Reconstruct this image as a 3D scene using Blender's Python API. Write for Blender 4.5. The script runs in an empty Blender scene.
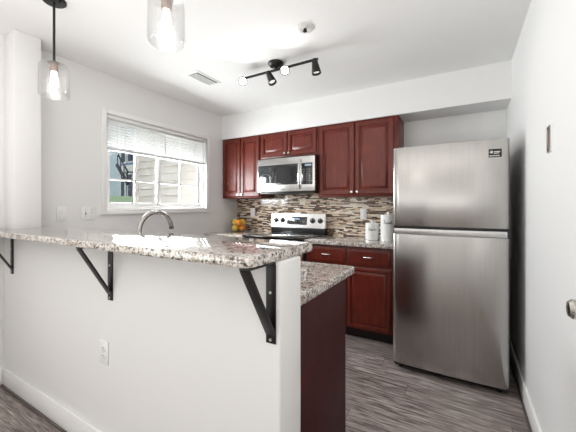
import bpy, bmesh, math, random
from mathutils import Vector, Matrix
random.seed(7)
C = bpy.context.scene.collection
SC = bpy.context.scene
PI = math.pi

# ------------------------------------------------------------------ camera
YAW = 30.016
cam_d = bpy.data.cameras.new('camera')
cam = bpy.data.objects.new('camera', cam_d); C.objects.link(cam)
cam.location = (0, 0, 1.2492)
cam.rotation_euler = (PI/2, 0, math.radians(YAW))
cam_d.sensor_width = 36.0
cam_d.lens = 304.17/576*36
cam_d.shift_y = -9.67/576
cam_d.clip_start = 0.02
SC.camera = cam

# ------------------------------------------------------------------ world, sun, daylight, exposure
SC.view_settings.view_transform = 'Standard'
SC.view_settings.look = 'None'
SC.view_settings.gamma = 1.0
SC.view_settings.use_curve_mapping = False
SC.view_settings.exposure = 0.46
W = bpy.data.worlds.new('world'); SC.world = W; W.use_nodes = True
wn = W.node_tree; wn.nodes.clear()
wo = wn.nodes.new('ShaderNodeOutputWorld'); wb = wn.nodes.new('ShaderNodeBackground')
sky = wn.nodes.new('ShaderNodeTexSky'); sky.sky_type = 'NISHITA'
sky.sun_disc = False; sky.sun_elevation = math.radians(48); sky.sun_rotation = math.radians(180)
sky.air_density = 1.0; sky.dust_density = 2.5; sky.ozone_density = 1.0
wb.inputs['Strength'].default_value = 0.13
hz = wn.nodes.new('ShaderNodeMix'); hz.data_type = 'RGBA'; hz.inputs[0].default_value = .6; hz.inputs[7].default_value = (5.2, 5.6, 6., 1)
wn.links.new(sky.outputs[0], hz.inputs[6]); wn.links.new(hz.outputs[2], wb.inputs[0]); wn.links.new(wb.outputs[0], wo.inputs[0])

def lamp(name, kind, loc, energy, col=(1, 1, 1), size=0.05, size_y=None, direction=None, parent=None, spot=None, blend=.6):
    d = bpy.data.lights.new(name, kind); d.energy = energy; d.color = col
    if kind == 'AREA':
        d.size = size
        if size_y: d.shape = 'RECTANGLE'; d.size_y = size_y
    elif kind == 'SUN': d.angle = size
    else: d.shadow_soft_size = size
    if kind == 'SPOT': d.spot_size = math.radians(spot or 120); d.spot_blend = blend
    o = bpy.data.objects.new(name, d); C.objects.link(o); o.location = loc
    if direction is not None:
        o.rotation_euler = Vector(direction).to_track_quat('-Z', 'Y').to_euler()
    if parent is not None: o.parent = parent
    return o

lamp('sun', 'SUN', (0, -6, 8), .35, (1, .96, .9), math.radians(2), direction=(-.25, .55, -.8))
# added fill lamp at an unseen left-wall opening, brightens the right wall
lamp('rear_side_fill', 'AREA', (-2.84, -1.75, 1.12), 20, (1, .99, .98), 2.0, 1.7, direction=(1, 0, 0))
# daylight through the kitchen window (sky seen by the room, just outside the glass)
lamp('window_daylight', 'AREA', (-3.02, 2.17, 1.50), 46, (.97, .99, 1), 1.2, .5, direction=(1, 0, -.05))
# added point lamp behind the camera, general fill without a fixture
lamp('rear_point_fill', 'POINT', (-1.3, -1.3, 2.0), 2.5, (1, .98, .96), .18)
# added unseen area lamp aimed up behind the camera, fills via the ceiling
lamp('ceiling_bounce_fill', 'AREA', (-.9, -.75, 1.0), 36, (1, .99, .985), 2.2, 1.7, direction=(0, 0, 1))

# ------------------------------------------------------------------ material helpers
def newmat(name):
    m = bpy.data.materials.new(name); m.use_nodes = True
    nt = m.node_tree
    return m, nt, nt.nodes['Principled BSDF']
def N(nt, t, **kw):
    n = nt.nodes.new(t)
    for k, v in kw.items():
        if k in n.inputs: n.inputs[k].default_value = v
        else: setattr(n, k, v)
    return n
def ramp(nt, stops, interp='LINEAR'):
    r = nt.nodes.new('ShaderNodeValToRGB'); cr = r.color_ramp; cr.interpolation = interp
    while len(cr.elements) > 1: cr.elements.remove(cr.elements[-1])
    cr.elements[0].position = stops[0][0]; cr.elements[0].color = (*stops[0][1], 1)
    for p, c in stops[1:]:
        e = cr.elements.new(p); e.color = (*c, 1)
    return r
def math_(nt, op, a, b=None):
    n = nt.nodes.new('ShaderNodeMath'); n.operation = op
    for i, v in enumerate((a, b)):
        if v is None: continue
        if isinstance(v, (int, float)): n.inputs[i].default_value = v
        else: nt.links.new(v, n.inputs[i])
    return n.outputs[0]
def s2l(*c):
    return tuple(((v/255)/12.92 if v/255 <= .04045 else ((v/255+.055)/1.055)**2.4) for v in c)
def plain(name, col, rough=.5, metal=0., coat=0., bump=0., bscale=60., spec=None, var=0.03):
    m, nt, b = newmat(name)
    b.inputs['Roughness'].default_value = rough; b.inputs['Metallic'].default_value = metal
    b.inputs['Coat Weight'].default_value = coat
    if spec is not None: b.inputs['Specular IOR Level'].default_value = spec
    tc = N(nt, 'ShaderNodeTexCoord'); no = N(nt, 'ShaderNodeTexNoise', Scale=bscale, Detail=3.0)
    nt.links.new(tc.outputs['Object'], no.inputs['Vector'])
    r = ramp(nt, [(.3, tuple(v*(1-var) for v in col)), (.7, tuple(min(1, v*(1+var)) for v in col))])
    nt.links.new(no.outputs['Fac'], r.inputs[0]); nt.links.new(r.outputs[0], b.inputs['Base Color'])
    if bump:
        bp = N(nt, 'ShaderNodeBump', Strength=bump, Distance=.002)
        nt.links.new(no.outputs['Fac'], bp.inputs['Height']); nt.links.new(bp.outputs[0], b.inputs['Normal'])
    return m
def glow(name, col, strength):
    m, nt, b = newmat(name)
    b.inputs['Base Color'].default_value = (*col, 1)
    b.inputs['Emission Color'].default_value = (*col, 1); b.inputs['Emission Strength'].default_value = strength
    return m
def clear_glass(name, tint=(1, 1, 1), gloss=.06, rough=.0, rim=.35, bump=0.):
    m = bpy.data.materials.new(name); m.use_nodes = True; nt = m.node_tree; nt.nodes.clear()
    out = N(nt, 'ShaderNodeOutputMaterial'); mix = N(nt, 'ShaderNodeMixShader')
    t = N(nt, 'ShaderNodeBsdfTransparent'); t.inputs[0].default_value = (*tint, 1)
    g = N(nt, 'ShaderNodeBsdfGlossy', Roughness=rough)
    lw = N(nt, 'ShaderNodeLayerWeight', Blend=.25)
    k = math_(nt, 'MULTIPLY', lw.outputs['Facing'], rim); k = math_(nt, 'ADD', k, gloss)
    nt.links.new(k, mix.inputs[0]); nt.links.new(t.outputs[0], mix.inputs[1]); nt.links.new(g.outputs[0], mix.inputs[2])
    if bump:
        tc = N(nt, 'ShaderNodeTexCoord'); no = N(nt, 'ShaderNodeTexVoronoi', Scale=110.)
        nt.links.new(tc.outputs['Object'], no.inputs['Vector'])
        bp = N(nt, 'ShaderNodeBump', Strength=bump, Distance=.003)
        nt.links.new(no.outputs['Distance'], bp.inputs['Height']); nt.links.new(bp.outputs[0], g.inputs['Normal'])
    nt.links.new(mix.outputs[0], out.inputs[0])
    return m

def wood_cherry():
    m, nt, b = newmat('cherry_wood')
    tc = N(nt, 'ShaderNodeTexCoord'); mp = N(nt, 'ShaderNodeMapping'); mp.inputs['Scale'].default_value = (6, 6, 1.4)
    no = N(nt, 'ShaderNodeTexNoise', Scale=4.0, Detail=6.0, Roughness=.6)
    nt.links.new(tc.outputs['Object'], mp.inputs[0]); nt.links.new(mp.outputs[0], no.inputs['Vector'])
    r = ramp(nt, [(.3, s2l(86, 26, 16)), (.55, s2l(104, 35, 21)), (.75, s2l(121, 45, 28))])
    nt.links.new(no.outputs['Fac'], r.inputs[0]); nt.links.new(r.outputs[0], b.inputs['Base Color'])
    b.inputs['Roughness'].default_value = .40; b.inputs['Specular IOR Level'].default_value = .4; b.inputs['Coat Weight'].default_value = .16; b.inputs['Coat Roughness'].default_value = .2
    return m
def granite():
    m, nt, b = newmat('granite')
    tc = N(nt, 'ShaderNodeTexCoord')
    n1 = N(nt, 'ShaderNodeTexNoise', Scale=92., Detail=8.0, Roughness=.72)
    n2 = N(nt, 'ShaderNodeTexNoise', Scale=24., Detail=5.0, Roughness=.6, Distortion=.6)
    v = N(nt, 'ShaderNodeTexVoronoi', Scale=120.)
    for n in (n1, n2, v): nt.links.new(tc.outputs['Object'], n.inputs['Vector'])
    r1 = ramp(nt, [(.36, s2l(48, 43, 42)), (.415, s2l(126, 115, 108)), (.47, s2l(200, 192, 184)), (.58, s2l(234, 228, 221)), (.69, s2l(178, 160, 146))])
    r2 = ramp(nt, [(.36, s2l(168, 152, 140)), (.52, s2l(255, 255, 255))])
    nt.links.new(n1.outputs['Fac'], r1.inputs[0]); nt.links.new(n2.outputs['Fac'], r2.inputs[0])
    mx = N(nt, 'ShaderNodeMix', data_type='RGBA', blend_type='MULTIPLY'); mx.inputs[0].default_value = .8
    nt.links.new(r1.outputs[0], mx.inputs[6]); nt.links.new(r2.outputs[0], mx.inputs[7])
    r3 = ramp(nt, [(.10, s2l(35, 32, 34)), (.13, (1, 1, 1))])
    sep = N(nt, 'ShaderNodeSeparateColor'); nt.links.new(v.outputs['Color'], sep.inputs[0]); nt.links.new(sep.outputs[0], r3.inputs[0])
    m2 = N(nt, 'ShaderNodeMix', data_type='RGBA', blend_type='MULTIPLY'); m2.inputs[0].default_value = .8
    nt.links.new(mx.outputs[2], m2.inputs[6]); nt.links.new(r3.outputs[0], m2.inputs[7])
    nt.links.new(m2.outputs[2], b.inputs['Base Color'])
    b.inputs['Roughness'].default_value = .06; b.inputs['IOR'].default_value = 1.6; b.inputs['Coat Weight'].default_value = .6; b.inputs['Coat Roughness'].default_value = .02
    return m
def cells(nt, u, v, rowh, length, jitter):
    """random strip layout: returns (random value per strip, grout mask)"""
    row = math_(nt, 'FLOOR', math_(nt, 'DIVIDE', v, rowh))
    wn_ = N(nt, 'ShaderNodeTexWhiteNoise', noise_dimensions='1D'); nt.links.new(row, wn_.inputs['W'])
    rr = wn_.outputs['Value']
    ln = math_(nt, 'ADD', math_(nt, 'MULTIPLY', rr, jitter), length)
    off = math_(nt, 'MULTIPLY', rr, 17.3)
    uu = math_(nt, 'ADD', math_(nt, 'DIVIDE', u, ln), off)
    col = math_(nt, 'FLOOR', uu)
    cb = N(nt, 'ShaderNodeCombineXYZ'); nt.links.new(col, cb.inputs[0]); nt.links.new(row, cb.inputs[1])
    w2 = N(nt, 'ShaderNodeTexWhiteNoise', noise_dimensions='3D'); nt.links.new(cb.outputs[0], w2.inputs['Vector'])
    fu = math_(nt, 'FRACT', uu); fv = math_(nt, 'FRACT', math_(nt, 'DIVIDE', v, rowh))
    return w2.outputs['Value'], fu, fv, ln
def mosaic():
    m, nt, b = newmat('mosaic_tile')
    tc = N(nt, 'ShaderNodeTexCoord'); sp = N(nt, 'ShaderNodeSeparateXYZ'); nt.links.new(tc.outputs['Object'], sp.inputs[0])
    val, fu, fv, ln = cells(nt, sp.outputs[0], sp.outputs[2], .0135, .045, .055)
    r = ramp(nt, [(0, s2l(66, 44, 34)), (.14, s2l(120, 88, 66)), (.26, s2l(206, 180, 152)), (.44, s2l(232, 217, 196)), (.64, s2l(166, 146, 130)),
                  (.74, s2l(92, 66, 52)), (.86, s2l(236, 228, 216)), (.94, s2l(52, 40, 36))], 'CONSTANT')
    nt.links.new(val, r.inputs[0])
    g = math_(nt, 'MAXIMUM', math_(nt, 'LESS_THAN', fv, .10), math_(nt, 'LESS_THAN', fu, .02))
    mx = N(nt, 'ShaderNodeMix', data_type='RGBA'); nt.links.new(g, mx.inputs[0]); nt.links.new(r.outputs[0], mx.inputs[6]); mx.inputs[7].default_value = (*s2l(176, 164, 150), 1)
    nt.links.new(mx.outputs[2], b.inputs['Base Color'])
    rg = math_(nt, 'ADD', math_(nt, 'MULTIPLY', g, .5), .12); nt.links.new(rg, b.inputs['Roughness'])
    bp = N(nt, 'ShaderNodeBump', Strength=.4, Distance=.002); inv = math_(nt, 'SUBTRACT', 1., g)
    nt.links.new(inv, bp.inputs['Height']); nt.links.new(bp.outputs[0], b.inputs['Normal'])
    return m
def planks():
    m, nt, b = newmat('vinyl_plank')
    tc = N(nt, 'ShaderNodeTexCoord'); sp = N(nt, 'ShaderNodeSeparateXYZ'); nt.links.new(tc.outputs['Object'], sp.inputs[0])
    val, fu, fv, ln = cells(nt, sp.outputs[0], sp.outputs[1], .152, 1.1, .25)
    mp = N(nt, 'ShaderNodeMapping'); mp.inputs['Scale'].default_value = (2.2, 26, 1)
    cb = N(nt, 'ShaderNodeCombineXYZ'); nt.links.new(math_(nt, 'MULTIPLY', val, 40.), cb.inputs[2])
    ad = N(nt, 'ShaderNodeVectorMath', operation='ADD'); nt.links.new(tc.outputs['Object'], ad.inputs[0]); nt.links.new(cb.outputs[0], ad.inputs[1])
    nt.links.new(ad.outputs[0], mp.inputs[0])
    no = N(nt, 'ShaderNodeTexNoise', Scale=2.6, Detail=7.0, Roughness=.62, Distortion=.5); nt.links.new(mp.outputs[0], no.inputs['Vector'])
    r = ramp(nt, [(.3, s2l(78, 69, 66)), (.42, s2l(122, 112, 108)), (.55, s2l(166, 155, 150)), (.70, s2l(206, 196, 191))])
    nt.links.new(no.outputs['Fac'], r.inputs[0])
    tone = ramp(nt, [(0, (.74, .72, .71)), (1, (1, 1, 1))]); nt.links.new(val, tone.inputs[0])
    mx = N(nt, 'ShaderNodeMix', data_type='RGBA', blend_type='MULTIPLY'); mx.inputs[0].default_value = 1.
    nt.links.new(r.outputs[0], mx.inputs[6]); nt.links.new(tone.outputs[0], mx.inputs[7])
    g = math_(nt, 'MAXIMUM', math_(nt, 'LESS_THAN', fv, .014), math_(nt, 'LESS_THAN', fu, .002))
    m2 = N(nt, 'ShaderNodeMix', data_type='RGBA'); nt.links.new(g, m2.inputs[0]); nt.links.new(mx.outputs[2], m2.inputs[6]); m2.inputs[7].default_value = (*s2l(62, 54, 52), 1)
    nt.links.new(m2.outputs[2], b.inputs['Base Color']); b.inputs['Roughness'].default_value = .38
    return m
def brushed(name, col=(.455, .44, .425), rough=.22, scale=(260, 260, 1.5), aniso=.5, bump=.02):
    m, nt, b = newmat(name)
    b.inputs['Metallic'].default_value = 1.; b.inputs['Anisotropic'].default_value = aniso; b.inputs['Anisotropic Rotation'].default_value = .25
    tc = N(nt, 'ShaderNodeTexCoord'); mp = N(nt, 'ShaderNodeMapping'); mp.inputs['Scale'].default_value = scale
    no = N(nt, 'ShaderNodeTexNoise', Scale=1.0, Detail=4.0); nt.links.new(tc.outputs['Object'], mp.inputs[0]); nt.links.new(mp.outputs[0], no.inputs['Vector'])
    r = ramp(nt, [(.3, tuple(v*.93 for v in col)), (.7, tuple(min(1, v*1.06) for v in col))])
    nt.links.new(no.outputs['Fac'], r.inputs[0]); nt.links.new(r.outputs[0], b.inputs['Base Color'])
    rr = math_(nt, 'ADD', math_(nt, 'MULTIPLY', no.outputs['Fac'], .12), rough-.06); nt.links.new(rr, b.inputs['Roughness'])
    tg = N(nt, 'ShaderNodeTangent', direction_type='RADIAL', axis='Z'); nt.links.new(tg.outputs[0], b.inputs['Tangent'])
    return m
def lap_paint(name, col): return plain(name, col, .6, var=.04, bscale=5)

M = {}
M['wall'] = plain('wall_paint', s2l(237, 236, 235), .55, bump=.05, bscale=220, var=.006)
M['ceiling'] = plain('ceiling_paint', s2l(239, 238, 237), .8, bump=.05, bscale=200, var=.006)
M['trim'] = plain('white_trim', s2l(243, 242, 240), .35, var=.01)
M['plastic'] = plain('white_plastic', s2l(240, 240, 238), .35, var=.01)
M['slot'] = plain('dark_slot', s2l(70, 68, 66), .6)
M['cherry'] = wood_cherry()
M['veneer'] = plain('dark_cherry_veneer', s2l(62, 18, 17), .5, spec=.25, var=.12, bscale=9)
M['toe'] = plain('dark_toe_board', s2l(30, 16, 14), .5)
M['granite'] = granite()
M['mosaic'] = mosaic()
M['floor'] = planks()
M['steel'] = brushed('stainless_steel')
M['steel_h'] = brushed('appliance_steel', (.66, .65, .64), .26, (1.5, 1.5, 260), 0.)
M['nickel'] = brushed('brushed_nickel', (.42, .40, .375), .26, (30, 30, 30), 0.)
M['chrome'] = plain('satin_chrome', (.72, .71, .69), .2, 1.)
M['blackmetal'] = plain('black_metal', s2l(34, 32, 32), .42, .3)
M['hole'] = plain('screw_steel', (.6, .6, .58), .3, 1.)
M['black'] = plain('black_enamel', s2l(22, 22, 24), .28)
M['blackglass'] = plain('black_glass', s2l(9, 9, 11), .04, coat=1.)
M['mwglass'] = plain('oven_window', s2l(26, 27, 30), .06, coat=1.)
M['charcoal'] = plain('charcoal_side', s2l(38, 38, 40), .5)
M['key'] = plain('grey_print', s2l(112, 112, 114), .5)
M['white'] = plain('white_ceramic', s2l(240, 240, 238), .2, coat=.4, var=.01)
M['ink'] = plain('black_ink', s2l(30, 30, 32), .5)
M['orange'] = plain('orange_peel', s2l(250, 146, 28), .4, bump=.3, bscale=160, var=.08)
M['yellow'] = plain('yellow_peel', s2l(252, 208, 60), .4, bump=.3, bscale=160, var=.08)
M['stem'] = plain('fruit_stem', s2l(96, 92, 50), .7)
M['pane'] = clear_glass('window_glass', (.97, .985, .99), .03, 0., .2)
M['shade'] = clear_glass('seeded_glass', (.97, .97, .97), .035, .03, .6, bump=.5)
M['vase'] = clear_glass('clear_glass', (.97, .98, .98), .03, .0, .35)
M['bulb'] = glow('bulb_glow', (1., .94, .86), 10.)
M['lens'] = glow('lens_glow', (1., .98, .96), 30.)
M['lens_dim'] = glow('lens_glow_dim', (1., .96, .92), .5)
M['blind'] = plain('blind_vinyl', s2l(240, 240, 239), .45, var=.01)
M['grass'] = plain('grass', s2l(166, 186, 142), .9, var=.25, bscale=14)
M['siding_cream'] = lap_paint('cream_siding', s2l(206, 197, 192))
M['siding_white'] = lap_paint('pale_siding', s2l(228, 236, 244))
M['siding_blue'] = lap_paint('blue_siding', s2l(128, 156, 186))
M['darkpane'] = plain('dark_pane', s2l(48, 62, 82), .1)
M['rail_dark'] = plain('dark_rail', s2l(36, 44, 58), .5)
M['roof'] = plain('shingle', s2l(96, 100, 110), .9, var=.15, bscale=30)
M['displayblue'] = glow('display_glow', (.35, .45, .6), .03)

# ------------------------------------------------------------------ geometry helpers
def BM(): return bmesh.new()
def merge(bm, t):
    me = bpy.data.meshes.new('tmp'); t.to_mesh(me); t.free(); bm.from_mesh(me); bpy.data.meshes.remove(me)
def box(bm, a, b, bev=0., seg=2, mat=None):
    t = bmesh.new(); bmesh.ops.create_cube(t, size=1.)
    lo = Vector([min(a[i], b[i]) for i in range(3)]); hi = Vector([max(a[i], b[i]) for i in range(3)])
    for v in t.verts: v.co = Vector([(lo[i]+hi[i])/2 + v.co[i]*(hi[i]-lo[i]) for i in range(3)])
    if bev: bmesh.ops.bevel(t, geom=list(t.edges), offset=bev, segments=seg, affect='EDGES', profile=.5)
    if mat is not None: bmesh.ops.transform(t, matrix=mat, verts=t.verts)
    merge(bm, t); return bm
def cyl(bm, p0, p1, r, r2=None, seg=20, caps=True):
    p0 = Vector(p0); p1 = Vector(p1); d = p1-p0
    t = bmesh.new(); bmesh.ops.create_cone(t, cap_ends=caps, segments=seg, radius1=r, radius2=r if r2 is None else r2, depth=d.length)
    m = Matrix.Translation((p0+p1)/2) @ d.to_track_quat('Z', 'Y').to_matrix().to_4x4()
    bmesh.ops.transform(t, matrix=m, verts=t.verts); merge(bm, t); return bm
def lathe(bm, prof, seg=28, mat=None):
    t = bmesh.new(); rings = []
    for r, z in prof:
        if r < 1e-6: rings.append([t.verts.new((0, 0, z))])
        else: rings.append([t.verts.new((r*math.cos(2*PI*k/seg), r*math.sin(2*PI*k/seg), z)) for k in range(seg)])
    for A, B in zip(rings, rings[1:]):
        for k in range(seg):
            k2 = (k+1) % seg
            if len(A) == 1 and len(B) == 1: continue
            if len(A) == 1: t.faces.new((A[0], B[k2], B[k]))
            elif len(B) == 1: t.faces.new((A[k], A[k2], B[0]))
            else: t.faces.new((A[k], A[k2], B[k2], B[k]))
    bmesh.ops.recalc_face_normals(t, faces=t.faces)
    if mat is not None: bmesh.ops.transform(t, matrix=mat, verts=t.verts)
    merge(bm, t); return bm
def tube(bm, pts, r, seg=12):
    t = bmesh.new(); pts = [Vector(p) for p in pts]; rings = []; up = None
    for i, p in enumerate(pts):
        d = (pts[min(i+1, len(pts)-1)]-pts[max(i-1, 0)]).normalized()
        if up is None:
            up = d.orthogonal().normalized()
        else:
            up = (up - d*up.dot(d)); up = up.normalized() if up.length > 1e-6 else d.orthogonal().normalized()
        s = d.cross(up); rr = r[i] if isinstance(r, (list, tuple)) else r
        rings.append([t.verts.new(p+(up*math.cos(2*PI*k/seg)+s*math.sin(2*PI*k/seg))*rr) for k in range(seg)])
    for A, B in zip(rings, rings[1:]):
        for k in range(seg): t.faces.new((A[k], A[(k+1) % seg], B[(k+1) % seg], B[k]))
    t.faces.new(list(reversed(rings[0]))); t.faces.new(rings[-1])
    bmesh.ops.recalc_face_normals(t, faces=t.faces)
    merge(bm, t); return bm
def prism(bm, poly, z0, z1, bev=0., mat=None):
    """extrude an xy polygon from z0 to z1"""
    t = bmesh.new(); b_ = [t.verts.new((x, y, z0)) for x, y in poly]; u = [t.verts.new((x, y, z1)) for x, y in poly]
    n = len(poly); t.faces.new(list(reversed(b_))); t.faces.new(u)
    for k in range(n): t.faces.new((b_[k], b_[(k+1) % n], u[(k+1) % n], u[k]))
    bmesh.ops.recalc_face_normals(t, faces=t.faces)
    if bev:
        eds = [e for e in t.edges if abs(e.verts[0].co.z-e.verts[1].co.z) < 1e-6]
        bmesh.ops.bevel(t, geom=eds, offset=bev, segments=3, affect='EDGES', profile=.5)
    if mat is not None: bmesh.ops.transform(t, matrix=mat, verts=t.verts)
    merge(bm, t); return bm
def rings_panel(bm, x0, x1, z0, z1, rings, back):
    """front-facing (-y) panel built from nested rectangles (inset, y); closed at y=back"""
    t = bmesh.new(); L = []
    for ins, y in [(0., back)]+rings:
        L.append([t.verts.new(c) for c in ((x0+ins, y, z0+ins), (x1-ins, y, z0+ins), (x1-ins, y, z1-ins), (x0+ins, y, z1-ins))])
    for A, B in zip(L, L[1:]):
        for k in range(4): t.faces.new((A[k], A[(k+1) % 4], B[(k+1) % 4], B[k]))
    t.faces.new(L[-1]); t.faces.new(list(reversed(L[0])))
    bmesh.ops.recalc_face_normals(t, faces=t.faces); merge(bm, t); return bm
DOOR = [(0., .005), (.005, .0), (.036, .0), (.038, .005), (.043, .006), (.047, .015), (.056, .015), (.060, .011), (.082, .001), (.085, .001)]
BDOOR = [(0., .008), (.004, .004), (.012, .002), (.022, .0), (.030, .0), (.032, .004), (.035, .012), (.042, .012), (.046, .009), (.064, .001), (.067, .001)]
DRAW = [(0., .009), (.004, .006), (.012, .004), (.022, .0), (.030, .0)]
def obj(name, bm, m, parent=None, loc=None, rot=None, ang=35):
    bmesh.ops.remove_doubles(bm, verts=bm.verts, dist=1e-6)
    me = bpy.data.meshes.new(name); bm.to_mesh(me); bm.free()
    for p in me.polygons: p.use_smooth = True
    me.set_sharp_from_angle(angle=math.radians(ang))
    me.materials.append(m)
    o = bpy.data.objects.new(name, me); C.objects.link(o)
    if parent is not None: o.parent = parent
    if loc: o.location = loc
    if rot: o.rotation_euler = rot
    return o
def thing(name, label, cat, loc=(0, 0, 0), rotz=0., group=None):
    o = bpy.data.objects.new(name, None); C.objects.link(o); o.empty_display_size = .1
    o.location = loc; o.rotation_euler = (0, 0, rotz)
    o['label'] = label; o['category'] = cat
    if group: o['group'] = group
    return o
def tag(o, label, cat, group=None, kind=None):
    o['label'] = label; o['category'] = cat
    if group: o['group'] = group
    if kind: o['kind'] = kind
    return o
def struct(name, bm, m, label=None, parent=None):
    o = obj(name, bm, m, parent)
    if parent is None:
        o['kind'] = 'structure'
        if label: o['label'] = label
    return o
def sbox(name, a, b, m, label=None, bev=0.): return struct(name, box(BM(), a, b, bev), m, label)
def dup(root, loc, rotz=None, label=None):
    r = root.copy(); C.objects.link(r); r.location = loc
    if rotz is not None: r.rotation_euler = (0, 0, rotz)
    if label: r['label'] = label
    for ch in list(root.children):
        c = ch.copy(); C.objects.link(c); c.parent = r
        for g in list(ch.children):
            d = g.copy(); C.objects.link(d); d.parent = c
    return r

# ------------------------------------------------------------------ room shell
XL, XR, YB, YS, YR, H = -2.80, .34, 3.405, 3.075, -3.0, 2.4477
YP0, YP1, XE = .854, 1.004, -.523          # half wall
ZSOF = 2.1375
sbox('floor', (XL-.12, YR-.12, -.08), (XR+.12, YB+.12, 0), M['floor'], 'grey wood-look plank floor')
sbox('ceiling', (XL-.12, YR-.12, H), (XR+.12, YB+.12, H+.12), M['ceiling'], 'flat white ceiling')
wy0, wy1, wz0, wz1 = 1.560, 2.800, 1.225, 2.092          # window opening
b = BM()
box(b, (XL-.12, YR-.12, 0), (XL, -2.65, H)); box(b, (XL-.12, -2.65, 2.14), (XL, -.85, H)); box(b, (XL-.12, -.85, 0), (XL, wy0, H)); box(b, (XL-.12, wy1, 0), (XL, YB+.12, H))
box(b, (XL-.12, wy0, 0), (XL, wy1, wz0)); box(b, (XL-.12, wy0, wz1), (XL, wy1, H))
struct('wall_left', b, M['wall'], 'white wall with the kitchen window')
sbox('wall_right', (XR, YR-.12, 0), (XR+.12, YB+.12, H), M['wall'], 'white wall right of the refrigerator')
sbox('wall_back', (XL, YB, 0), (XR, YB+.12, H), M['wall'], 'white wall behind the range and refrigerator')
b = BM()
box(b, (XL, YR-.12, 0), (XR, YR, H))
struct('wall_rear', b, M['wall'], 'white wall behind the viewer')
sbox('wall_soffit', (XL, YS, ZSOF), (XR, YB, H), M['wall'], 'white soffit box above the wall cabinets')
b = BM()
box(b, (XL, YP0, 1.0655), (-2.622, YP1, H), .004, 2)
box(b, (XL, YP0, 0), (XE, YP1, 1.066), .008, 3)
struct('wall_peninsula', b, M['wall'], 'white half wall carrying the raised breakfast bar')
def baseboard(name, pts, m=M['trim']):
    """pts: (x0,y0,x1,y1) footprint of a straight run"""
    x0, y0, x1, y1 = pts
    bb = BM(); box(bb, (x0, y0, 0), (x1, y1, .125), .003)
    return struct(name, bb, m)
baseboard('baseboard_peninsula', (XL, YP0-.014, XE+.014, YP0))
baseboard('baseboard_left', (XL, -.85, XL+.014, YP0-.014))
baseboard('baseboard_right', (XR-.014, 1.40, XR, YB))
baseboard('baseboard_rear', (XL, YR, XR, YR+.014))
b = BM(); box(b, (XL+.014, YP0-.026, 0), (XE+.014, YP0-.014, .014), .004)
struct('trim_1', b, plain('shoe_moulding', s2l(92, 82, 78), .5), 'dark shoe moulding along the half wall')
b = BM(); box(b, (XR-.026, 1.40, 0), (XR-.014, 3.2, .014), .004)
struct('trim_2', b, bpy.data.materials['shoe_moulding'])
# mosaic backsplash
b = BM(); box(b, (XL, YB-.010, .90), (-.50, YB, 1.353)); box(b, (-2.176, YB-.010, 1.353), (-1.402, YB, 1.60))
struct('backsplash', b, M['mosaic'], 'brown and cream mosaic strip tile backsplash') 

# ------------------------------------------------------------------ window
win = thing('window_1', 'white sliding kitchen window with divided panes', 'window', (XL, 2.18, wz0)); win['kind'] = 'structure'
def W_(y, z, x=0.): return (x, y-2.18, z-wz0)
b = BM()   # casing on the room side
cy0, cy1, cz0, cz1 = 1.515, 2.848, 1.190, 2.134
box(b, W_(cy0, cz0), W_(wy0, cz1, .014), .003); box(b, W_(wy1, cz0), W_(cy1, cz1, .014), .003)
box(b, W_(wy0, wz1), W_(wy1, cz1, .014), .003); box(b, W_(wy0, cz0), W_(wy1, wz0, .014), .003)
obj('window_casing', b, M['trim'], win)
b = BM(); box(b, W_(cy0-.012, cz0-.014), W_(cy1+.012, cz0, .026), .003); obj('window_sill', b, M['trim'], win)
b = BM()   # outer vinyl frame and jamb liner
fx0, fx1 = -.11, -.045
box(b, W_(wy0, wz0, fx0), W_(wy0+.03, wz1, fx1)); box(b, W_(wy1-.03, wz0, fx0), W_(wy1, wz1, fx1))
box(b, W_(wy0+.03, wz0, fx0), W_(wy1-.03, wz0+.03, fx1)); box(b, W_(wy0+.03, wz1-.03, fx0), W_(wy1-.03, wz1, fx1))
obj('window_frame', b, M['trim'], win)
for (s0, s1, xx) in ((wy0+.03, 2.165, -.070), (2.135, wy1-.03, -.095)):
    z0, z1 = wz0+.03, wz1-.03
    b = BM(); t = .030; d = .022
    box(b, W_(s0, z0, xx), W_(s0+t, z1, xx+d), .003); box(b, W_(s1-t, z0, xx), W_(s1, z1, xx+d), .003)
    box(b, W_(s0+t, z0, xx), W_(s1-t, z0+t, xx+d), .003); box(b, W_(s0+t, z1-t, xx), W_(s1-t, z1, xx+d), .003)
    sash = obj('sash', b, M['trim'], win)
    ym = (s0+s1)/2; zm = 1.505
    b = BM(); box(b, W_(ym-.008, z0+t, xx+.006), W_(ym+.008, z1-t, xx+.018)); box(b, W_(s0+t, zm-.008, xx+.006), W_(s1-t, zm+.008, xx+.018))
    obj('muntin', b, M['trim'], sash)
    b = BM(); box(b, W_(s0+t, z0+t, xx+.010), W_(s1-t, z1-t, xx+.013)); obj('pane', b, M['pane'], sash)
# blind
bl = thing('window_blind', 'white slatted blind pulled halfway up the kitchen window', 'blind', (XL-.028, 2.18, 2.092))
yb0, yb1 = wy0+.006-2.18, wy1-.006-2.18
b = BM(); box(b, (-.016, yb0, -.034), (.018, yb1, -.002), .003); obj('headrail', b, M['blind'], bl)
b = BM()
for k in range(10):
    z = -.048-k*.0262
    mt = Matrix.Translation((0, 0, z)) @ Matrix.Rotation(math.radians(50), 4, 'Y')
    box(b, (-.0175, yb0+.004, -.0007), (.0175, yb1-.004, .0007), mat=mt)
obj('slats', b, M['blind'], bl)
b = BM(); box(b, (-.013, yb0, -.324), (.013, yb1, -.300), .004); obj('bottom_rail', b, plain('blind_rail', s2l(206, 206, 206), .4), bl)
for yy in (yb0+.18, .02, yb1-.18):
    b = BM(); box(b, (.012, yy-.005, -.30), (.0135, yy+.005, -.036)); obj('ladder_tape', b, M['blind'], bl)
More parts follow.
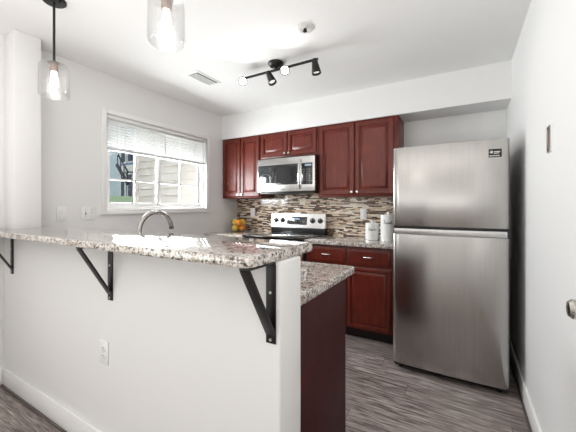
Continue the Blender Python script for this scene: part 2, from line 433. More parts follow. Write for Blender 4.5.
b = BM(); cyl(b, (.022, yb0+.10, -.03), (.022, yb0+.10, -.36), .0035, seg=8); obj('tilt_wand', b, M['plastic'], bl)

# ------------------------------------------------------------------ breakfast bar
ZB0, ZB1, BF, BB, BX = 1.067, 1.100, .697, 1.147, -.532
g_ = .002
def rounded(x1, y0, y1, r, n=6):
    p = []
    for k in range(n+1):
        a = -PI/2+k*PI/2/n; p.append((x1-r+r*math.cos(a), y0+r+r*math.sin(a)))
    for k in range(n+1):
        a = k*PI/2/n; p.append((x1-r+r*math.cos(a), y1-r+r*math.sin(a)))
    return p
poly = [(XL+g_, BF)] + rounded(BX, BF, BB, .035) + [(XL+g_, BB), (XL+g_, YP1+g_), (-2.622+g_, YP1+g_), (-2.622+g_, YP0-g_), (XL+g_, YP0-g_)]
o = obj('bar_top', prism(BM(), poly, ZB0, ZB1, .007), M['granite'])
tag(o, 'raised speckled granite breakfast bar top on the white half wall', 'countertop')

def bracket(label, x, first=None):
    if first is not None: return dup(first, (x, YP0, ZB0), label=label)
    t = thing('shelf_bracket', label, 'bracket', (x, YP0, ZB0), group='black brackets under the breakfast bar')
    w = .019
    # wall plate with the top curved forward into the arm
    b = BM(); box(b, (-w, -.006, -.275), (w, 0, -.012), .0015); obj('wall_plate', b, M['blackmetal'], t)
    b = BM(); box(b, (-w, -.148, -.007), (w, -.006, -.001), .0015)
    box(b, (-w, -.014, -.016), (w, 0, -.002), .004); obj('arm', b, M['blackmetal'], t)
    b = BM()
    p0 = Vector((0, -.004, -.245)); p1 = Vector((0, -.143, -.008)); d = (p1-p0); L = d.length
    ang = math.atan2(d.z, -d.y)
    mt = Matrix.Translation((p0+p1)/2) @ Matrix.Rotation(-ang, 4, 'X')
    box(b, (-w, -L/2, -.004), (w, L/2, .004), .0015, mat=mt); obj('diagonal_brace', b, M['blackmetal'], t)
    for z in (-.105, -.262):
        b = BM(); cyl(b, (0, -.006, z), (0, -.0085, z), .005, seg=12); obj('screw', b, M['hole'], t)
    return t
br = bracket('black steel bar bracket nearest the open end of the bar', -.557)
bracket('black steel bar bracket halfway along, above the wall outlet', -1.492, br)
bracket('black steel bar bracket beside the left wall', -2.655, br)

# ------------------------------------------------------------------ cabinets
def knob(parent, x, z, y=0.):
    b = BM(); mt = Matrix.Translation((x, y, z)) @ Matrix.Rotation(PI/2, 4, 'X')
    lathe(b, [(0, 0), (.006, 0), (.006, .012), (.013, .016), (.015, .021), (.012, .026), (0, .028)], 16, mt)
    return obj('knob', b, M['chrome'], parent)
def wall_cabinet(label, x0, x1, z0, z1, doors, loc_group='cherry wall cabinets', knobs='bottom', stile_r=.012):
    xc = (x0+x1)/2
    t = thing('wall_cabinet', label, 'cabinet', (xc, YS, z0), group=loc_group)
    w = (x1-x0)/2-.0008; h = z1-z0-.001
    b = BM(); box(b, (-w, .020, 0), (w, YB-YS-.002, h), .001); obj('body', b, M['cherry'], t)
    n = len(doors)
    for i, (d0, d1) in enumerate(doors):
        b = BM(); rings_panel(b, d0-xc, d1-xc, .022, h-.018, DOOR, .0195); d = obj('door', b, M['cherry'], t)
        kx = d1-xc-.022 if i == 0 else d0-xc+.022
        knob(d, kx, .046)
    return t
wall_cabinet('cherry wall cabinet beside the window wall, left of the microwave', -2.797, -2.178, 1.354, ZSOF, [(-2.775, -2.492), (-2.480, -2.195)])
wall_cabinet('short cherry wall cabinet directly above the microwave', -2.177, -1.401, 1.826, ZSOF, [(-2.160, -1.794), (-1.784, -1.418)])
wall_cabinet('large cherry wall cabinet between microwave and refrigerator', -1.400, -.549, 1.354, ZSOF, [(-1.376, -.985), (-.971, -.592)])

def pull(parent, x, z):
    b = BM(); pts = []
    for k in range(13):
        u = k/12; pts.append((x-.048+.096*u, -.004-.022*math.sin(PI*u)**.6, z))
    tube(b, pts, [.0035+.003*math.sin(PI*k/12) for k in range(13)], 10)
    return obj('pull', b, M['chrome'], parent)
def base_cabinet(label, x0, x1, yface, depth, drawers, doors, rotz=0., toe=True):
    xc = (x0+x1)/2
    t = thing('base_cabinet', label, 'cabinet', (xc, yface, 0), rotz, group='cherry base cabinets')
    w = (x1-x0)/2-.0008; s = 1
    b = BM(); box(b, (-w, .020, .10), (w, depth, .873), .001); obj('body', b, M['cherry'], t)
    b = BM(); box(b, (-w, .085, 0), (w, depth, .0995)); obj('toe_kick', b, M['toe'], t)
    for d0, d1 in drawers:
        b = BM(); rings_panel(b, d0-xc, d1-xc, .700, .852, DRAW, .0195); d = obj('drawer', b, M['cherry'], t); pull(d, (d0+d1)/2-xc, .782)
    for i, (d0, d1) in enumerate(doors):
        b = BM(); rings_panel(b, d0-xc, d1-xc, .118, .682, BDOOR, .0195); d = obj('door', b, M['cherry'], t)
        knob(d, (d1-xc-.022 if i == 0 else d0-xc+.022), .64)
    return t
YF = 2.775
base_cabinet('cherry base cabinet with two drawers between range and refrigerator', -1.398, -.535, YF, YB-YF-.012, [(-1.375, -.972), (-.955, -.556)], [(-1.375, -.972), (-.955, -.556)])
base_cabinet('cherry base cabinet in the corner left of the range', -2.797, -2.178, YF, YB-YF-.012, [(-2.775, -2.195)], [(-2.775, -2.490), (-2.480, -2.195)])
# sink run behind the half wall (faces the range): local x runs the other way
t = thing('base_cabinet', 'dark cherry peninsula cabinet behind the half wall showing its plain end panel', 'cabinet', (-1.67, 1.600, 0), PI, group='cherry base cabinets')
hw = 1.117
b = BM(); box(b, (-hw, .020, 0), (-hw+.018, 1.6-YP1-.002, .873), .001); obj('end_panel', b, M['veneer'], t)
b = BM(); box(b, (-hw+.019, .020, .10), (hw, 1.6-YP1-.002, .873), .001); obj('body', b, M['cherry'], t)
b = BM(); box(b, (-hw+.019, .085, 0), (hw, 1.6-YP1-.002, .0995)); obj('toe_kick', b, M['toe'], t)
n = 5; wd = (2*hw-.03)/n
for i in range(n):
    d0 = -hw+.012+i*wd; d1 = d0+wd-.012
    b = BM(); rings_panel(b, d0, d1, .118, .682, BDOOR, .0195); d = obj('door', b, M['cherry'], t); knob(d, d1-.022 if i % 2 == 0 else d0+.022, .64)
    b = BM(); rings_panel(b, d0, d1, .700, .852, DRAW, .0195); d = obj('drawer', b, M['cherry'], t); pull(d, (d0+d1)/2, .782)

# lower countertops
def slab(label, poly):
    o = obj('countertop', prism(BM(), poly, .8745, .914, .007), M['granite']); tag(o, label, 'countertop', 'lower granite countertops'); return o
slab('granite counter beside the refrigerator, under the white canisters', [(-1.398, YF-.027), (-.505, YF-.027), (-.505, YB-.011), (-1.398, YB-.011)])
slab('granite counter left of the range, under the oranges', [(XL+.002, YF-.027), (-2.178, YF-.027), (-2.178, YB-.011), (XL+.002, YB-.011)])
slab('lower granite sink counter behind the raised bar', [(XL+.002, YP1+.002)]+rounded(-.525, YP1+.002, 1.665, .02)[7-7:][0:0]+[(-.525, YP1+.002)]+rounded(-.525, YP1+.1, 1.665, .025)[7:]+[(XL+.002, 1.665)])

# faucet
fa = thing('faucet', 'brushed nickel gooseneck faucet behind the bar', 'faucet', (-1.765, 1.187, .914))
b = BM(); lathe(b, [(0, 0), (.028, 0), (.028, .006), (.022, .012), (.020, .05), (.018, .055), (0, .055)]); obj('base', b, M['nickel'], fa)
b = BM(); pts = [(0, 0, .05), (0, 0, .10), (0, 0, .15)]
R = .122
for k in range(25):
    a = PI-k*PI*.95/24
    pts.append((0, R+R*math.cos(a), (.174+R*math.sin(a))))
tube(b, pts, .0145, 16); tipd = (Vector(pts[-1])-Vector(pts[-2])).normalized(); tipp = Vector(pts[-1]); obj('spout', b, M['nickel'], fa)
b = BM(); cyl(b, tipp-tipd*.006, tipp+tipd*.014, .0165, seg=18); obj('spray_tip', b, plain('dark_nickel', (.2, .195, .19), .35, 1.), fa)
b = BM(); tube(b, [(.018, 0, .035), (.05, -.004, .045), (.10, -.008, .065)], [.009, .007, .006]); obj('lever', b, M['nickel'], fa)

# ------------------------------------------------------------------ refrigerator
fr = thing('refrigerator', 'stainless steel top-freezer refrigerator in the right corner', 'refrigerator', (-.110, 2.412, 0), math.radians(-1.4))
FW = .368
def contour_door(z0, z1, m):
    """door whose face bulges and rounds back at both sides"""
    prof = []
    n = 40; r = .045
    for k in range(n+1):
        u = -1+2*k/n; uu = math.sin(u*PI/2)
        x = uu*FW
        e = FW-abs(x); yb = .016*(x/FW)**2
        if e < r: yb += (r-math.sqrt(max(0, r*r-(r-e)**2)))*.55
        prof.append((x, yb))
    poly = prof+[(FW, .062), (-FW, .062)]
    return prism(BM(), poly, z0, z1, .006)
b = BM(); box(b, (-FW+.002, .068, .02), (FW-.002, .74, 1.690), .004); obj('body', b, M['charcoal'], fr)
fd = obj('freezer_door', contour_door(1.100, 1.6964, M['steel']), M['steel'], fr, ang=20)
ld = obj('fridge_door', contour_door(.055, 1.040, M['steel']), M['steel'], fr, ang=20)
# recessed light pocket handle along the top of the lower door
b = BM()
poly = [(-FW+.012, .030), (-FW*.5, .0155), (0, .012), (FW*.5, .0155), (FW-.012, .030), (FW-.012, .062), (-FW+.012, .062)]
prism(b, poly, 1.0405, 1.082, .003); obj('pocket_handle', b, plain('handle_strip', (.62, .61, .6), .3, 1.), ld)
b = BM(); box(b, (-FW+.006, .035, 1.082), (FW-.006, .066, 1.100)); obj('door_gasket', b, M['black'], fr)
b = BM(); box(b, (-FW+.01, .060, .018), (FW-.01, .12, .054), .003); obj('kick_grille', b, M['black'], fr)
for sx in (-1, 1):
    b = BM(); cyl(b, (sx*(FW-.05), .10, 0), (sx*(FW-.05), .10, .02), .02, seg=14); obj('foot', b, M['black'], fr)
    b = BM(); cyl(b, (sx*(FW-.05), .66, 0), (sx*(FW-.05), .66, .02), .02, seg=14); obj('foot', b, M['black'], fr)
# badge sticker
bx0, bx1, bz0, bz1, by = .288, .348, 1.600, 1.643, .0115
b = BM(); mt = Matrix.Translation((.289, .0089, 1.600)) @ Matrix.Rotation(math.radians(3.9), 4, 'Z') @ Matrix.Diagonal((1.2, 1, 1.28, 1))
box(b, (-.030, -.0015, -.021), (.030, .004, .021), .0006, mat=mt)
bd = obj('badge', b, plain('badge_black', s2l(14, 13, 13), .3), fd); bd['label'] = 'black sticker with white emblem and lettering'
b = BM()
def bdg(x0, z0, x1, z1): box(b, (x0, -.0021, z0), (x1, -.0014, z1), mat=mt)
cyl(b, mt @ Vector((-.018, -.0014, .006)), mt @ Vector((-.018, -.0021, .006)), .0085, seg=18)
x = -.006
for wdt in (.005, .004, .006, .005, .004, .005): bdg(x, .004, x+wdt-.0012, .009); x += wdt
x = -.006
for wdt in (.004, .006, .005, .004, .006): bdg(x, -.003, x+wdt-.0012, .001); x += wdt
x = -.026
for wdt in (.005, .006, .004, .006, .005, .004, .006, .005, .006): bdg(x, -.016, x+wdt-.0015, -.011); x += wdt
obj('badge_print', b, M['plastic'], bd)
b = BM(); cyl(b, mt @ Vector((-.020, -.002, .007)), mt @ Vector((-.020, -.0026, .007)), .0042, seg=14)
obj('badge_emblem', b, M['black'], bd)

# ------------------------------------------------------------------ microwave
mw = thing('microwave', 'stainless steel over-the-range microwave under the short cabinet', 'microwave', (-1.776, 2.998, 1.392))
b = BM(); box(b, (-.374, .042, .022), (.372, YB-2.998-.012, .430), .003); obj('body', b, M['charcoal'], mw)
b = BM(); box(b, (-.382, 0, .024), (.380, .040, .414), .006)
fc = obj('front_panel', b, M['steel_h'], mw)
b = BM(); box(b, (-.365, .03, .006), (.365, .34, .0215), .002); obj('vent_grille', b, M['black'], mw)
b = BM(); rings_panel(b, -.370, .188, .105, .338, [(0, -.004), (.006, -.006), (.026, -.006), (.028, -.004), (.030, -.004)], -.0002); obj('door_window', b, M['mwglass'], mw)
b = BM(); box(b, (.222, -.004, .100), (.352, -.0002, .338), .001); cp = obj('control_panel', b, M['blackglass'], mw)
b = BM()
for r_ in range(7):
    for c_ in range(3):
        box(b, (.236+c_*.036, -.0048, .112+r_*.025), (.258+c_*.036, -.0041, .120+r_*.025))
obj('keypad_print', b, M['key'], cp)
b = BM(); box(b, (.262, -.0048, .302), (.338, -.0041, .322)); obj('clock_display', b, M['displayblue'], cp)
b = BM(); pts = []
for k in range(17):
    u = k/16; pts.append((.203, -.012-.034*math.sin(PI*u)**.7, .055+.335*u))
tube(b, pts, .011, 12); obj('handle', b, M['chrome'], mw)
b = BM(); box(b, (-.05, -.0006, .050), (.01, -.0001, .058)); obj('maker_mark', b, M['key'], fc)

# ------------------------------------------------------------------ range
rg = thing('range', 'stainless and black electric range with glass cooktop', 'stove', (-1.789, 2.735, 0))
RW = .381
b = BM(); box(b, (-RW+.002, .045, .05), (RW-.002, .655, .903), .003); obj('body', b, M['black'], rg)
b = BM(); box(b, (-RW+.002, .10, 0), (RW-.002, .62, .0495)); obj('plinth', b, M['black'], rg)
b = BM(); box(b, (-RW+.004, 0, .27), (RW-.004, .044, .860), .006); od = obj('oven_door', b, M['steel_h'], rg)
b = BM(); box(b, (-.25, -.003, .38), (.25, -.0003, .68), .001); obj('oven_window', b, M['blackglass'], od)
b = BM(); tube(b, [(-.33, -.0003, .80), (-.33, -.045, .80), (.33, -.045, .80), (.33, -.0003, .80)], .011, 12); obj('oven_handle', b, M['chrome'], od)
b = BM(); box(b, (-RW+.004, .004, .055), (RW-.004, .044, .262), .005); obj('storage_drawer', b, M['steel_h'], rg)
b = BM(); box(b, (-RW, -.020, .904), (RW, .575, .926), .005); ct = obj('cooktop', b, M['blackglass'], rg)
for (x, y, r) in ((-.19, .12, .105), (.19, .12, .085), (-.19, .40, .085), (.19, .40, .105)):
    b = BM(); prof = [(r, .9262), (r, .9266), (r-.004, .9266), (r-.004, .9262)]
    lathe(b, prof, 40, Matrix.Translation((x, y, 0))); obj('burner_ring', b, M['key'], ct)
b = BM(); box(b, (-RW+.003, .578, .904), (RW-.003, .652, 1.00), .004); obj('riser', b, M['black'], rg)
# sloped backguard
b = BM()
t_ = bmesh.new()
sec = [(.570, .985), (.590, 1.158), (.654, 1.158), (.654, .985)]
L0 = [t_.verts.new((-RW, y, z)) for y, z in sec]; L1 = [t_.verts.new((RW, y, z)) for y, z in sec]
t_.faces.new(L0); t_.faces.new(list(reversed(L1)))
for k in range(4): t_.faces.new((L0[k], L1[k], L1[(k+1) % 4], L0[(k+1) % 4]))
bmesh.ops.recalc_face_normals(t_, faces=t_.faces); bmesh.ops.bevel(t_, geom=list(t_.edges), offset=.006, segments=2, affect='EDGES')
merge(b, t_); bg = obj('backguard', b, M['steel_h'], rg)
tilt = math.atan2(.020, .173)
def BG(x, z): # point on the sloped face
    return Vector((x, .570+(z-.985)*.020/.173, z))
mt = Matrix.Translation(BG(0, 1.075)) @ Matrix.Rotation(-tilt, 4, 'X')
b = BM(); box(b, (-.140, -.003, -.052), (.140, -.0003, .046), .001, mat=mt); dp = obj('display_panel', b, M['blackglass'], bg)
b = BM(); box(b, (-.042, -.0038, .008), (.042, -.0031, .030), mat=mt); obj('clock_display', b, M['displayblue'], dp)
b = BM()
for r_ in range(2):
    for c_ in range(9): box(b, (-.125+c_*.0295, -.0038, -.042+r_*.022), (-.110+c_*.0295, -.0031, -.034+r_*.022), mat=mt)
obj('key_print', b, M['key'], dp)
for kx in (-.300, -.205, .215, .315):
    mk = Matrix.Translation(BG(kx, 1.075)) @ Matrix.Rotation(PI/2-tilt, 4, 'X')
    b = BM(); lathe(b, [(0, .0003), (.031, .0003), (.031, .004), (.026, .006), (.024, .026), (.021, .028), (0, .028)], 24, mk)
    kn = obj('knob', b, M['black'], bg)
    b = BM(); box(b, (-.0015, .004, .0282), (.0015, .020, .029), mat=mk); obj('knob_mark', b, M['plastic'], kn)

# ------------------------------------------------------------------ canisters with cursive lettering
GL = {'T': ([(0, .9), (.5, 1.05), (1., .95)], [(.55, 1.), (.45, .4), (.3, 0), (.05, .1)]), 'r': ([(0, 0), (.2, .5), (.3, .42), (.55, .45), (.5, .1), (.8, 0)],),
      'e': ([(0, .1), (.5, .3), (.4, .5), (.15, .4), (.15, .1), (.45, 0), (.8, .15)],), 'a': ([(.55, .45), (.2, .5), (.05, .2), (.25, 0), (.55, .4), (.6, 0), (.85, .1)],),
      't': ([(.2, 0), (.35, 1.), (.3, .1), (.6, .05)], [(0, .6), (.6, .68)]), 's': ([(0, 0), (.4, .5), (.5, .15), (.25, -.02), (.05, .08)],),
      'S': ([(.8, .9), (.45, 1.05), (.2, .8), (.6, .45), (.5, .05), (.05, .1)],), 'w': ([(0, .5), (.1, 0), (.4, .35), (.55, 0), (.85, .5)],)}
def canister(label, x, y, r, h, word, wz, wsize, rot):
    t = thing('canister', label, 'canister', (x, y, .914), group='white ceramic canisters')
    b = BM(); lathe(b, [(0, 0), (r-.004, 0), (r, .004), (r, h-.03), (r-.003, h-.026), (0, h-.026)], 40); obj('jar', b, M['white'], t)
    b = BM(); lathe(b, [(0, h-.0255), (r+.001, h-.0255), (r+.002, h-.021), (r-.002, h-.010), (r*.5, h-.004), (.014, h-.003), (.010, h+.006), (.016, h+.014), (.012, h+.021), (0, h+.022)], 40)
    obj('lid', b, M['white'], t)
    b = BM(); s = 0.; strokes = []
    for ch in word:
        for st in GL[ch]: strokes.append([(s+px*wsize*.62, pz*wsize) for px, pz in st])
        s += wsize*.56
    for st in strokes:
        pts = []
        for (u0, v0), (u1, v1) in zip(st, st[1:]):
            for k in range(4):
                u = u0+(u1-u0)*k/4; v = v0+(v1-v0)*k/4; pts.append((u, v))
        pts.append(st[-1])
        p3 = []
        for u, v in pts:
            a = rot+(u-s/2)/r; p3.append(((r+.0004)*math.cos(a), (r+.0004)*math.sin(a), wz+v))
        tube(b, p3, .0018, 6)
    obj('lettering', b, M['ink'], t)
    return t
canister('shorter white canister with black script lettering', -.795, 3.06, .066, .178, 'Sweets', .098, .024, math.radians(-72))
canister('taller white canister with black script lettering, next to the refrigerator', -.632, 3.03, .072, .262, 'Treats', .168, .032, math.radians(-72))

# ------------------------------------------------------------------ fruit
FX, FY, r, R = -2.60, 3.19, .044, .0525
o = obj('glass_vase', lathe(BM(), [(0, 0), (.100, 0), (.1035, .006), (.1035, .15), (.1015, .15), (.1005, .006), (.09, .004), (0, .004)], 40), M['vase'], loc=(FX, FY, .914)); tag(o, 'clear glass bowl holding the oranges in the counter corner', 'bowl')
dz = math.sqrt((2*r)**2-R**2)+.001
base_ang = math.radians(-50.5)
fr_spec = []
lab = ['orange at the lower right of the fruit pile', 'orange at the back of the lower layer of fruit', 'yellow fruit at the lower left of the fruit pile',
       'orange in the front middle of the upper layer of fruit', 'yellow fruit at the upper right of the fruit pile', 'yellow fruit at the upper left of the fruit pile']
# camera lies towards angle ~ -51 deg from the pile
for i, (lay, off, mname) in enumerate(((0, 60, 'orange'), (0, 180, 'orange'), (0, -60, 'yellow'), (1, 0, 'orange'), (1, 120, 'yellow'), (1, -120, 'yellow'))):
    a = base_ang+math.radians(off)
    z = .914+.0045+r+lay*dz
    t = thing('orange', lab[i], 'fruit', (FX+R*math.cos(a), FY+R*math.sin(a), z-r), group='fruit in the glass bowl')
    b = BM(); prof = [(0, 0)]+[(r*math.sin(PI*k/16)*1.0, r-r*math.cos(PI*k/16)*.985) for k in range(1, 16)]+[(.003, 2*r-.004), (0, 2*r-.005)]
    lathe(b, prof, 24); obj('peel', b, M[mname], t)
    b = BM(); cyl(b, (0, 0, 2*r-.005), (0, 0, 2*r-.002), .003, seg=8); obj('stem', b, M['stem'], t)

# ------------------------------------------------------------------ outlets and switches
def outlet(label, loc, rotz, group='wall outlets'):
    t = thing('wall_outlet', label, 'outlet', loc, rotz, group)
    b = BM(); box(b, (-.036, -.006, -.058), (.036, 0, .058), .0025); pl = obj('cover_plate', b, M['plastic'], t)
    for s in (-1, 1):
        b = BM(); mt = Matrix.Translation((0, -.006, s*.0195)) @ Matrix.Rotation(PI/2, 4, 'X')
        lathe(b, [(0, 0), (.0165, 0), (.0165, .0022), (.0155, .003), (0, .003)], 24, mt); rc = obj('receptacle', b, M['plastic'], pl)
        b = BM(); z = s*.0195
        box(b, (-.0075, -.0096, z-.001), (-.0050, -.0091, z+.009)); box(b, (.0050, -.0096, z), (.0075, -.0091, z+.008))
        cyl(b, (0, -.0091, z-.008), (0, -.0096, z-.008), .0028, seg=10); obj('slots', b, M['slot'], rc)
    b = BM(); cyl(b, (0, -.006, 0), (0, -.0072, 0), .003, seg=10); obj('screw', b, M['hole'], pl)
    return t
o1 = outlet('white outlet low on the half wall under the bar', (-1.546, YP0, .525), 0)
dup(o1, (XL, 1.205, 1.187), PI/2, 'white outlet on the window wall beside the corner post')
dup(o1, (-2.523, YB-.010, 1.165), 0, 'white outlet in the backsplash above the oranges')
dup(o1, (-.978, YB-.010, 1.163), 0, 'white outlet in the backsplash above the canisters')
# two-gang switch on the window wall
t = thing('light_switch', 'white two-gang switch plate between outlet and window', 'switch', (XL, 1.408, 1.190), PI/2)
b = BM(); box(b, (-.058, -.006, -.058), (.058, 0, .058), .0025); pl = obj('cover_plate', b, M['plastic'], t)
for sx in (-.023, .023):
    b = BM(); box(b, (sx-.005, -.0072, -.012), (sx+.005, -.0061, .012), .0004); obj('toggle_slot', b, M['slot'] if sx < 0 else M['plastic'], pl)
    b = BM(); box(b, (sx-.004, -.018, -.002), (sx+.004, -.0074, .008), .0015); obj('toggle', b, M['plastic'], pl)
    for z in (-.03, .03):
        b = BM(); cyl(b, (sx, -.006, z), (sx, -.007, z), .003, seg=10); obj('screw', b, M['key'], pl)
# metal switch on the right wall
t = thing('light_switch', 'brushed metal switch plate on the right wall', 'switch', (XR, 1.795, 1.555), -PI/2)
b = BM(); box(b, (-.036, -.005, -.060), (.036, 0, .060), .0015); bxx = obj('wall_box', b, M['plastic'], t)
b = BM(); box(b, (-.022, -.0085, -.058), (.035, -.0052, .058), .001); pl = obj('cover_plate', b, plain('bronze_nickel', (.34, .29, .26), .35, 1.), t)
b = BM(); box(b, (-.008, -.0115, -.034), (.022, -.0087, .034), .001); obj('rocker', b, plain('taupe_rocker', s2l(150, 134, 126), .4), pl)
for z in (-.047, .047):
    b = BM(); cyl(b, (.007, -.0085, z), (.007, -.010, z), .0045, seg=10); obj('screw', b, M['slot'], pl)

# ------------------------------------------------------------------ door in the right wall (just outside the frame, only its knob shows)
dr = thing('door_1', 'white door in the right wall', 'door', (XR, .85, 0)); dr['kind'] = 'structure'
b = BM(); box(b, (-.004, -.40, .01), (-.0005, .475, 2.03), .001); obj('door_slab', b, M['trim'], dr)
b = BM(); box(b, (-.012, .478, 0), (-.0005, .520, 2.09), .002); box(b, (-.012, -.45, 0), (-.0005, -.403, 2.09), .002); box(b, (-.012, -.403, 2.033), (-.0005, .478, 2.09), .002)
obj('door_casing', b, M['trim'], dr)
b = BM(); mt = Matrix.Translation((-.004, .370, .940)) @ Matrix.Rotation(-PI/2, 4, 'Y')
lathe(b, [(0, .0003), (.032, .0003), (.032, .006), (.014, .010), (.012, .026), (.022, .032), (.029, .044), (.029, .054), (.022, .063), (0, .066)], 28, mt)
obj('door_knob', b, plain('knob_nickel', (.55, .53, .5), .18, 1.), dr)

# ------------------------------------------------------------------ ceiling: pendants, track light, vent, sprinkler
def pendant(label, x, y, zbot, first=None):
    if first is not None:
        r_ = dup(first, (x, y, H), label=label)
    else:
        r_ = thing('pendant_lamp', label, 'pendant lamp', (x, y, H), group='glass pendants over the bar')
        b = BM(); lathe(b, [(0, 0), (.060, 0), (.060, -.010), (.054, -.016), (.012, -.019), (0, -.019)], 32); cp = obj('canopy', b, M['blackmetal'], r_)
        b = BM(); lathe(b, [(0, -.014), (.006, -.017), (.007, -.023), (0, -.028)], 12, Matrix.Translation((.040, .012, 0))); obj('finial', b, M['blackmetal'], cp)
        zt = zbot+.188-H
        b = BM(); cyl(b, (0, 0, -.018), (0, 0, zt+.012), .0065, seg=12); obj('rod', b, M['blackmetal'], r_)
        b = BM(); lathe(b, [(0, zt+.014), (.020, zt+.012), (.034, zt+.004), (.034, zt+.002), (0, zt+.002)], 24); obj('cap', b, M['blackmetal'], r_)
        b = BM(); lathe(b, [(0, zt-.001), (.021, zt-.001), (.021, zt-.040), (.017, zt-.046), (0, zt-.046)], 24)
        obj('socket', b, plain('socket_bronze', s2l(150, 128, 116), .3, .7), r_)
        zb = zbot-H; rr = .073
        b = BM(); lathe(b, [(.022, zt+.001), (.052, zt), (.068, zt-.008), (rr, zt-.024), (rr+.002, zb+.01), (rr, zb), (rr-.003, zb), (rr-.001, zb+.01), (rr-.003, zt-.024), (.065, zt-.010), (.049, zt-.003), (.022, zt-.002)], 40)
        obj('lamp_shade', b, M['shade'], r_)
        b = BM(); lathe(b, [(0, zt-.150), (.010, zt-.147), (.017, zt-.132), (.0185, zt-.112), (.017, zt-.088), (.014, zt-.066), (.012, zt-.047), (0, zt-.047)], 24)
        obj('bulb', b, M['bulb'], r_)
    return r_
pendant('clear glass pendant lamp over the wall end of the bar', -2.06, .85, 1.888)
pendant('clear glass pendant lamp nearest the viewer, over the middle of the bar', -1.08, .85, 1.930)

tl = thing('track_light', 'black four-head track light on the kitchen ceiling', 'track light', (-1.35, 2.15, H))
b = BM(); lathe(b, [(0, 0), (.065, 0), (.065, -.012), (.050, -.030), (.020, -.036), (0, -.036)], 32, Matrix.Translation((-.01, .0, 0))); obj('canopy', b, M['blackmetal'], tl)
b = BM(); cyl(b, (-.01, 0, -.030), (-.01, 0, -.058), .010, seg=12); obj('stem', b, M['blackmetal'], tl)
b = BM(); box(b, (-.375, -.009, -.068), (.375, .009, -.052), .003); obj('bar', b, M['blackmetal'], tl)
camv = Vector((0, 0, 1.2492))
heads = [(-.350, None, 'lens', 2.2), (-.070, (.42, -.05, -.85), 'lens_dim', 2.2), (.085, None, 'lens', 2.2), (.355, (.14, .02, -.95), 'lens_dim', 2.2)]
for hx, d, lm, en in heads:
    piv = Vector((hx, -.012, -.088))
    wp = tl.location+piv
    dv = (camv-wp).normalized() if d is None else Vector(d).normalized()
    a0 = piv-dv*.03; a1 = piv+dv*.085
    q = dv.to_track_quat('Z', 'Y').to_matrix().to_4x4()
    b = BM(); lathe(b, [(0, 0), (.014, 0), (.020, .006), (.036, .108), (.037, .118), (.031, .118), (.029, .100), (0, .098)], 28, Matrix.Translation(a0) @ q)
    hd = obj('lamp_head', b, M['blackmetal'], tl)
    b = BM(); cyl(b, (hx, -.0, -.066), piv, .006, seg=10); obj('swivel_stem', b, M['blackmetal'], hd)
    b = BM(); lathe(b, [(0, .0985), (.0270, .0995), (.0250, .104), (0, .108)], 24, Matrix.Translation(a0) @ q); obj('lens', b, M[lm], hd)
    lamp('track_glow', 'SPOT', tuple(a0+dv*.122), en*1.1, (1, .98, .95), .02, direction=dv, parent=tl, spot=168, blend=.7)

t = thing('ceiling_vent', 'white ceiling air vent with dark louvre slots', 'vent', (-2.115, 2.07, H))
b = BM(); box(b, (-.085, -.155, -.006), (.085, .155, 0), .003); obj('frame', b, M['trim'], t)
b = BM(); box(b, (-.060, -.128, -.0072), (.060, .128, -.0061)); obj('throat', b, M['slot'], t)
b = BM()
for k in range(9):
    x = -.050+k*.0118
    box(b, (-.0062, -.126, -.0008), (.0062, .126, .0008), mat=Matrix.Translation((x, 0, -.0100)) @ Matrix.Rotation(math.radians(16), 4, 'Y'))
obj('louvres', b, M['trim'], t)
t = thing('fire_sprinkler', 'small round white ceiling sprinkler beyond the track light', 'sprinkler', (-.923, 1.826, H))
t['label'] = 'small round sprinkler head on the ceiling right of the pendants'
b = BM(); lathe(b, [(0, 0), (.060, 0), (.058, -.006), (.040, -.010), (.022, -.008), (0, -.006)], 32); obj('escutcheon', b, plain('escutcheon_white', s2l(216, 214, 210), .4), t)
b = BM(); cyl(b, (0, 0, -.006), (0, 0, -.016), .009, seg=14); cyl(b, (0, 0, -.022), (0, 0, -.024), .015, seg=14)
for s in (-1, 1): tube(b, [(s*.008, 0, -.012), (s*.012, 0, -.018), (s*.004, 0, -.023)], .0022, 6)
obj('sprinkler_nozzle', b, plain('nozzle_dark', s2l(50, 48, 46), .35, .8), t)

# ------------------------------------------------------------------ outdoors, seen through the window
b = BM(); t_ = bmesh.new()
pr_ = [(-2.93, -.1), (-4.4, 1.0), (-6, 1.16), (-9, 1.47), (-13, 1.72), (-40, 2.2)]
rows = []
for x, z in pr_: rows.append([t_.verts.new((x, y, z+.12*math.sin(y*.6+x)*(x < -6))) for y in range(-14, 30, 2)])
for A, B in zip(rows, rows[1:]):
    for k in range(len(A)-1): t_.faces.new((A[k], A[k+1], B[k+1], B[k]))
bmesh.ops.recalc_face_normals(t_, faces=t_.faces)
merge(b, t_); o = obj('ground', b, M['grass']); o['kind'] = 'structure'; o['label'] = 'green lawn rising outside the window'
def laps(b, axis, a0, a1, face, z0, z1, lap, out, tilt=.016):
    """lap siding: tilted boards, axis 'x' = wall along x facing -y, 'y' = wall along y facing +x"""
    z = z0
    while z < z1:
        t = bmesh.new()
        if axis == 'x': c = [(a0, face, z+lap), (a0, face-tilt, z), (a1, face-tilt, z), (a1, face, z+lap), (a0, face, z), (a1, face, z)]
        else: c = [(face, a0, z+lap), (face+tilt, a0, z), (face+tilt, a1, z), (face, a1, z+lap), (face, a0, z), (face, a1, z)]
        v = [t.verts.new(p) for p in c]
        t.faces.new((v[0], v[1], v[2], v[3])); t.faces.new((v[1], v[4], v[5], v[2])); t.faces.new((v[0], v[4], v[1])); t.faces.new((v[3], v[2], v[5]))
        bmesh.ops.recalc_face_normals(t, faces=t.faces); merge(b, t); z += lap
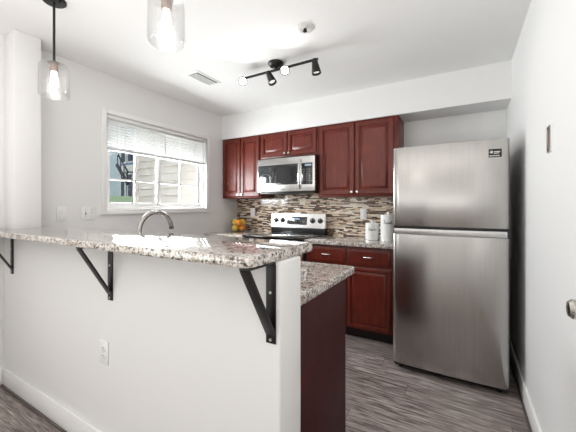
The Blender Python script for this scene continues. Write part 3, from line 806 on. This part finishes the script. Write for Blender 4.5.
b = BM(); box(b, (-4.50, 3.02, -.2), (-2.93, 3.20, 3.3)); laps(b, 'x', -4.50, -2.93, 3.02, -.1, 3.2, .108, 1, .022); box(b, (-4.58, 2.99, -.2), (-4.50, 3.2, 3.3))
o = struct('wall_exterior', b, M['siding_cream'], 'cream lap siding wall close outside the window')
# pale house far off
hs = thing('house', 'pale house across the lawn seen through the left panes', 'house', (-17.5, 10.6, 1.4))
b = BM(); box(b, (-6, -3.4, -1), (0, 1.7, 5.0)); laps(b, 'y', -3.4, 1.7, 0, -.4, 5.0, .2, 1, .03); obj('wall', b, M['siding_white'], hs)
b = BM(); prism(b, [(-3.9, 4.95), (2.2, 4.95), (-.85, 7.2)], -6.3, .4, mat=Matrix(((0, 0, 1, 0), (1, 0, 0, 0), (0, 1, 0, 0), (0, 0, 0, 1)))); obj('roof', b, M['roof'], hs)
b = BM(); box(b, (.001, -2.9, 1.5), (.06, -2.0, 2.9)); wf = obj('window', b, M['trim'], hs)
b = BM(); box(b, (.061, -2.8, 1.6), (.07, -2.1, 2.8)); obj('pane', b, M['darkpane'], wf)
# blue house with outside stair
hb = thing('house', 'blue house with outdoor stair seen through the window middle', 'house', (-11.55, 7.0, 1.2))
b = BM(); box(b, (0, 0, -1), (3.2, 4, 5.5)); laps(b, 'x', 0, 3.2, 0, -.2, 5.4, .15, 1, .025); obj('wall', b, M['siding_blue'], hb)
b = BM(); box(b, (-.3, -.3, 5.5), (3.5, 4.3, 5.75)); obj('roof', b, M['roof'], hb)
for (x0, x1, z0, z1) in ((.10, .32, .35, 1.25), (.55, .80, .35, 1.25), (.12, .36, 1.75, 2.6), (.55, .85, 1.75, 2.6), (1.3, 2.0, 1.5, 2.6)):
    b = BM(); box(b, (x0-.05, -.06, z0-.05), (x1+.05, -.027, z1+.05)); wf = obj('window', b, M['trim'], hb)
    b = BM(); box(b, (x0, -.07, z0), (x1, -.061, z1)); obj('pane', b, M['darkpane'], wf)
b = BM(); box(b, (-.02, -.10, 1.36), (3.2, -.03, 1.60)); obj('band_board', b, M['trim'], hb)
b = BM()
tube(b, [(.32, -.35, 1.60), (1.0, -.35, .85)], .06, 8); tube(b, [(.32, -.35, 2.05), (1.0, -.35, 1.3)], .03, 8)
for k in range(4): tube(b, [(.36+k*.2, -.35, 1.55-k*.22), (.36+k*.2, -.35, 2.00-k*.22)], .02, 6)
obj('stair_rail', b, M['rail_dark'], hb)
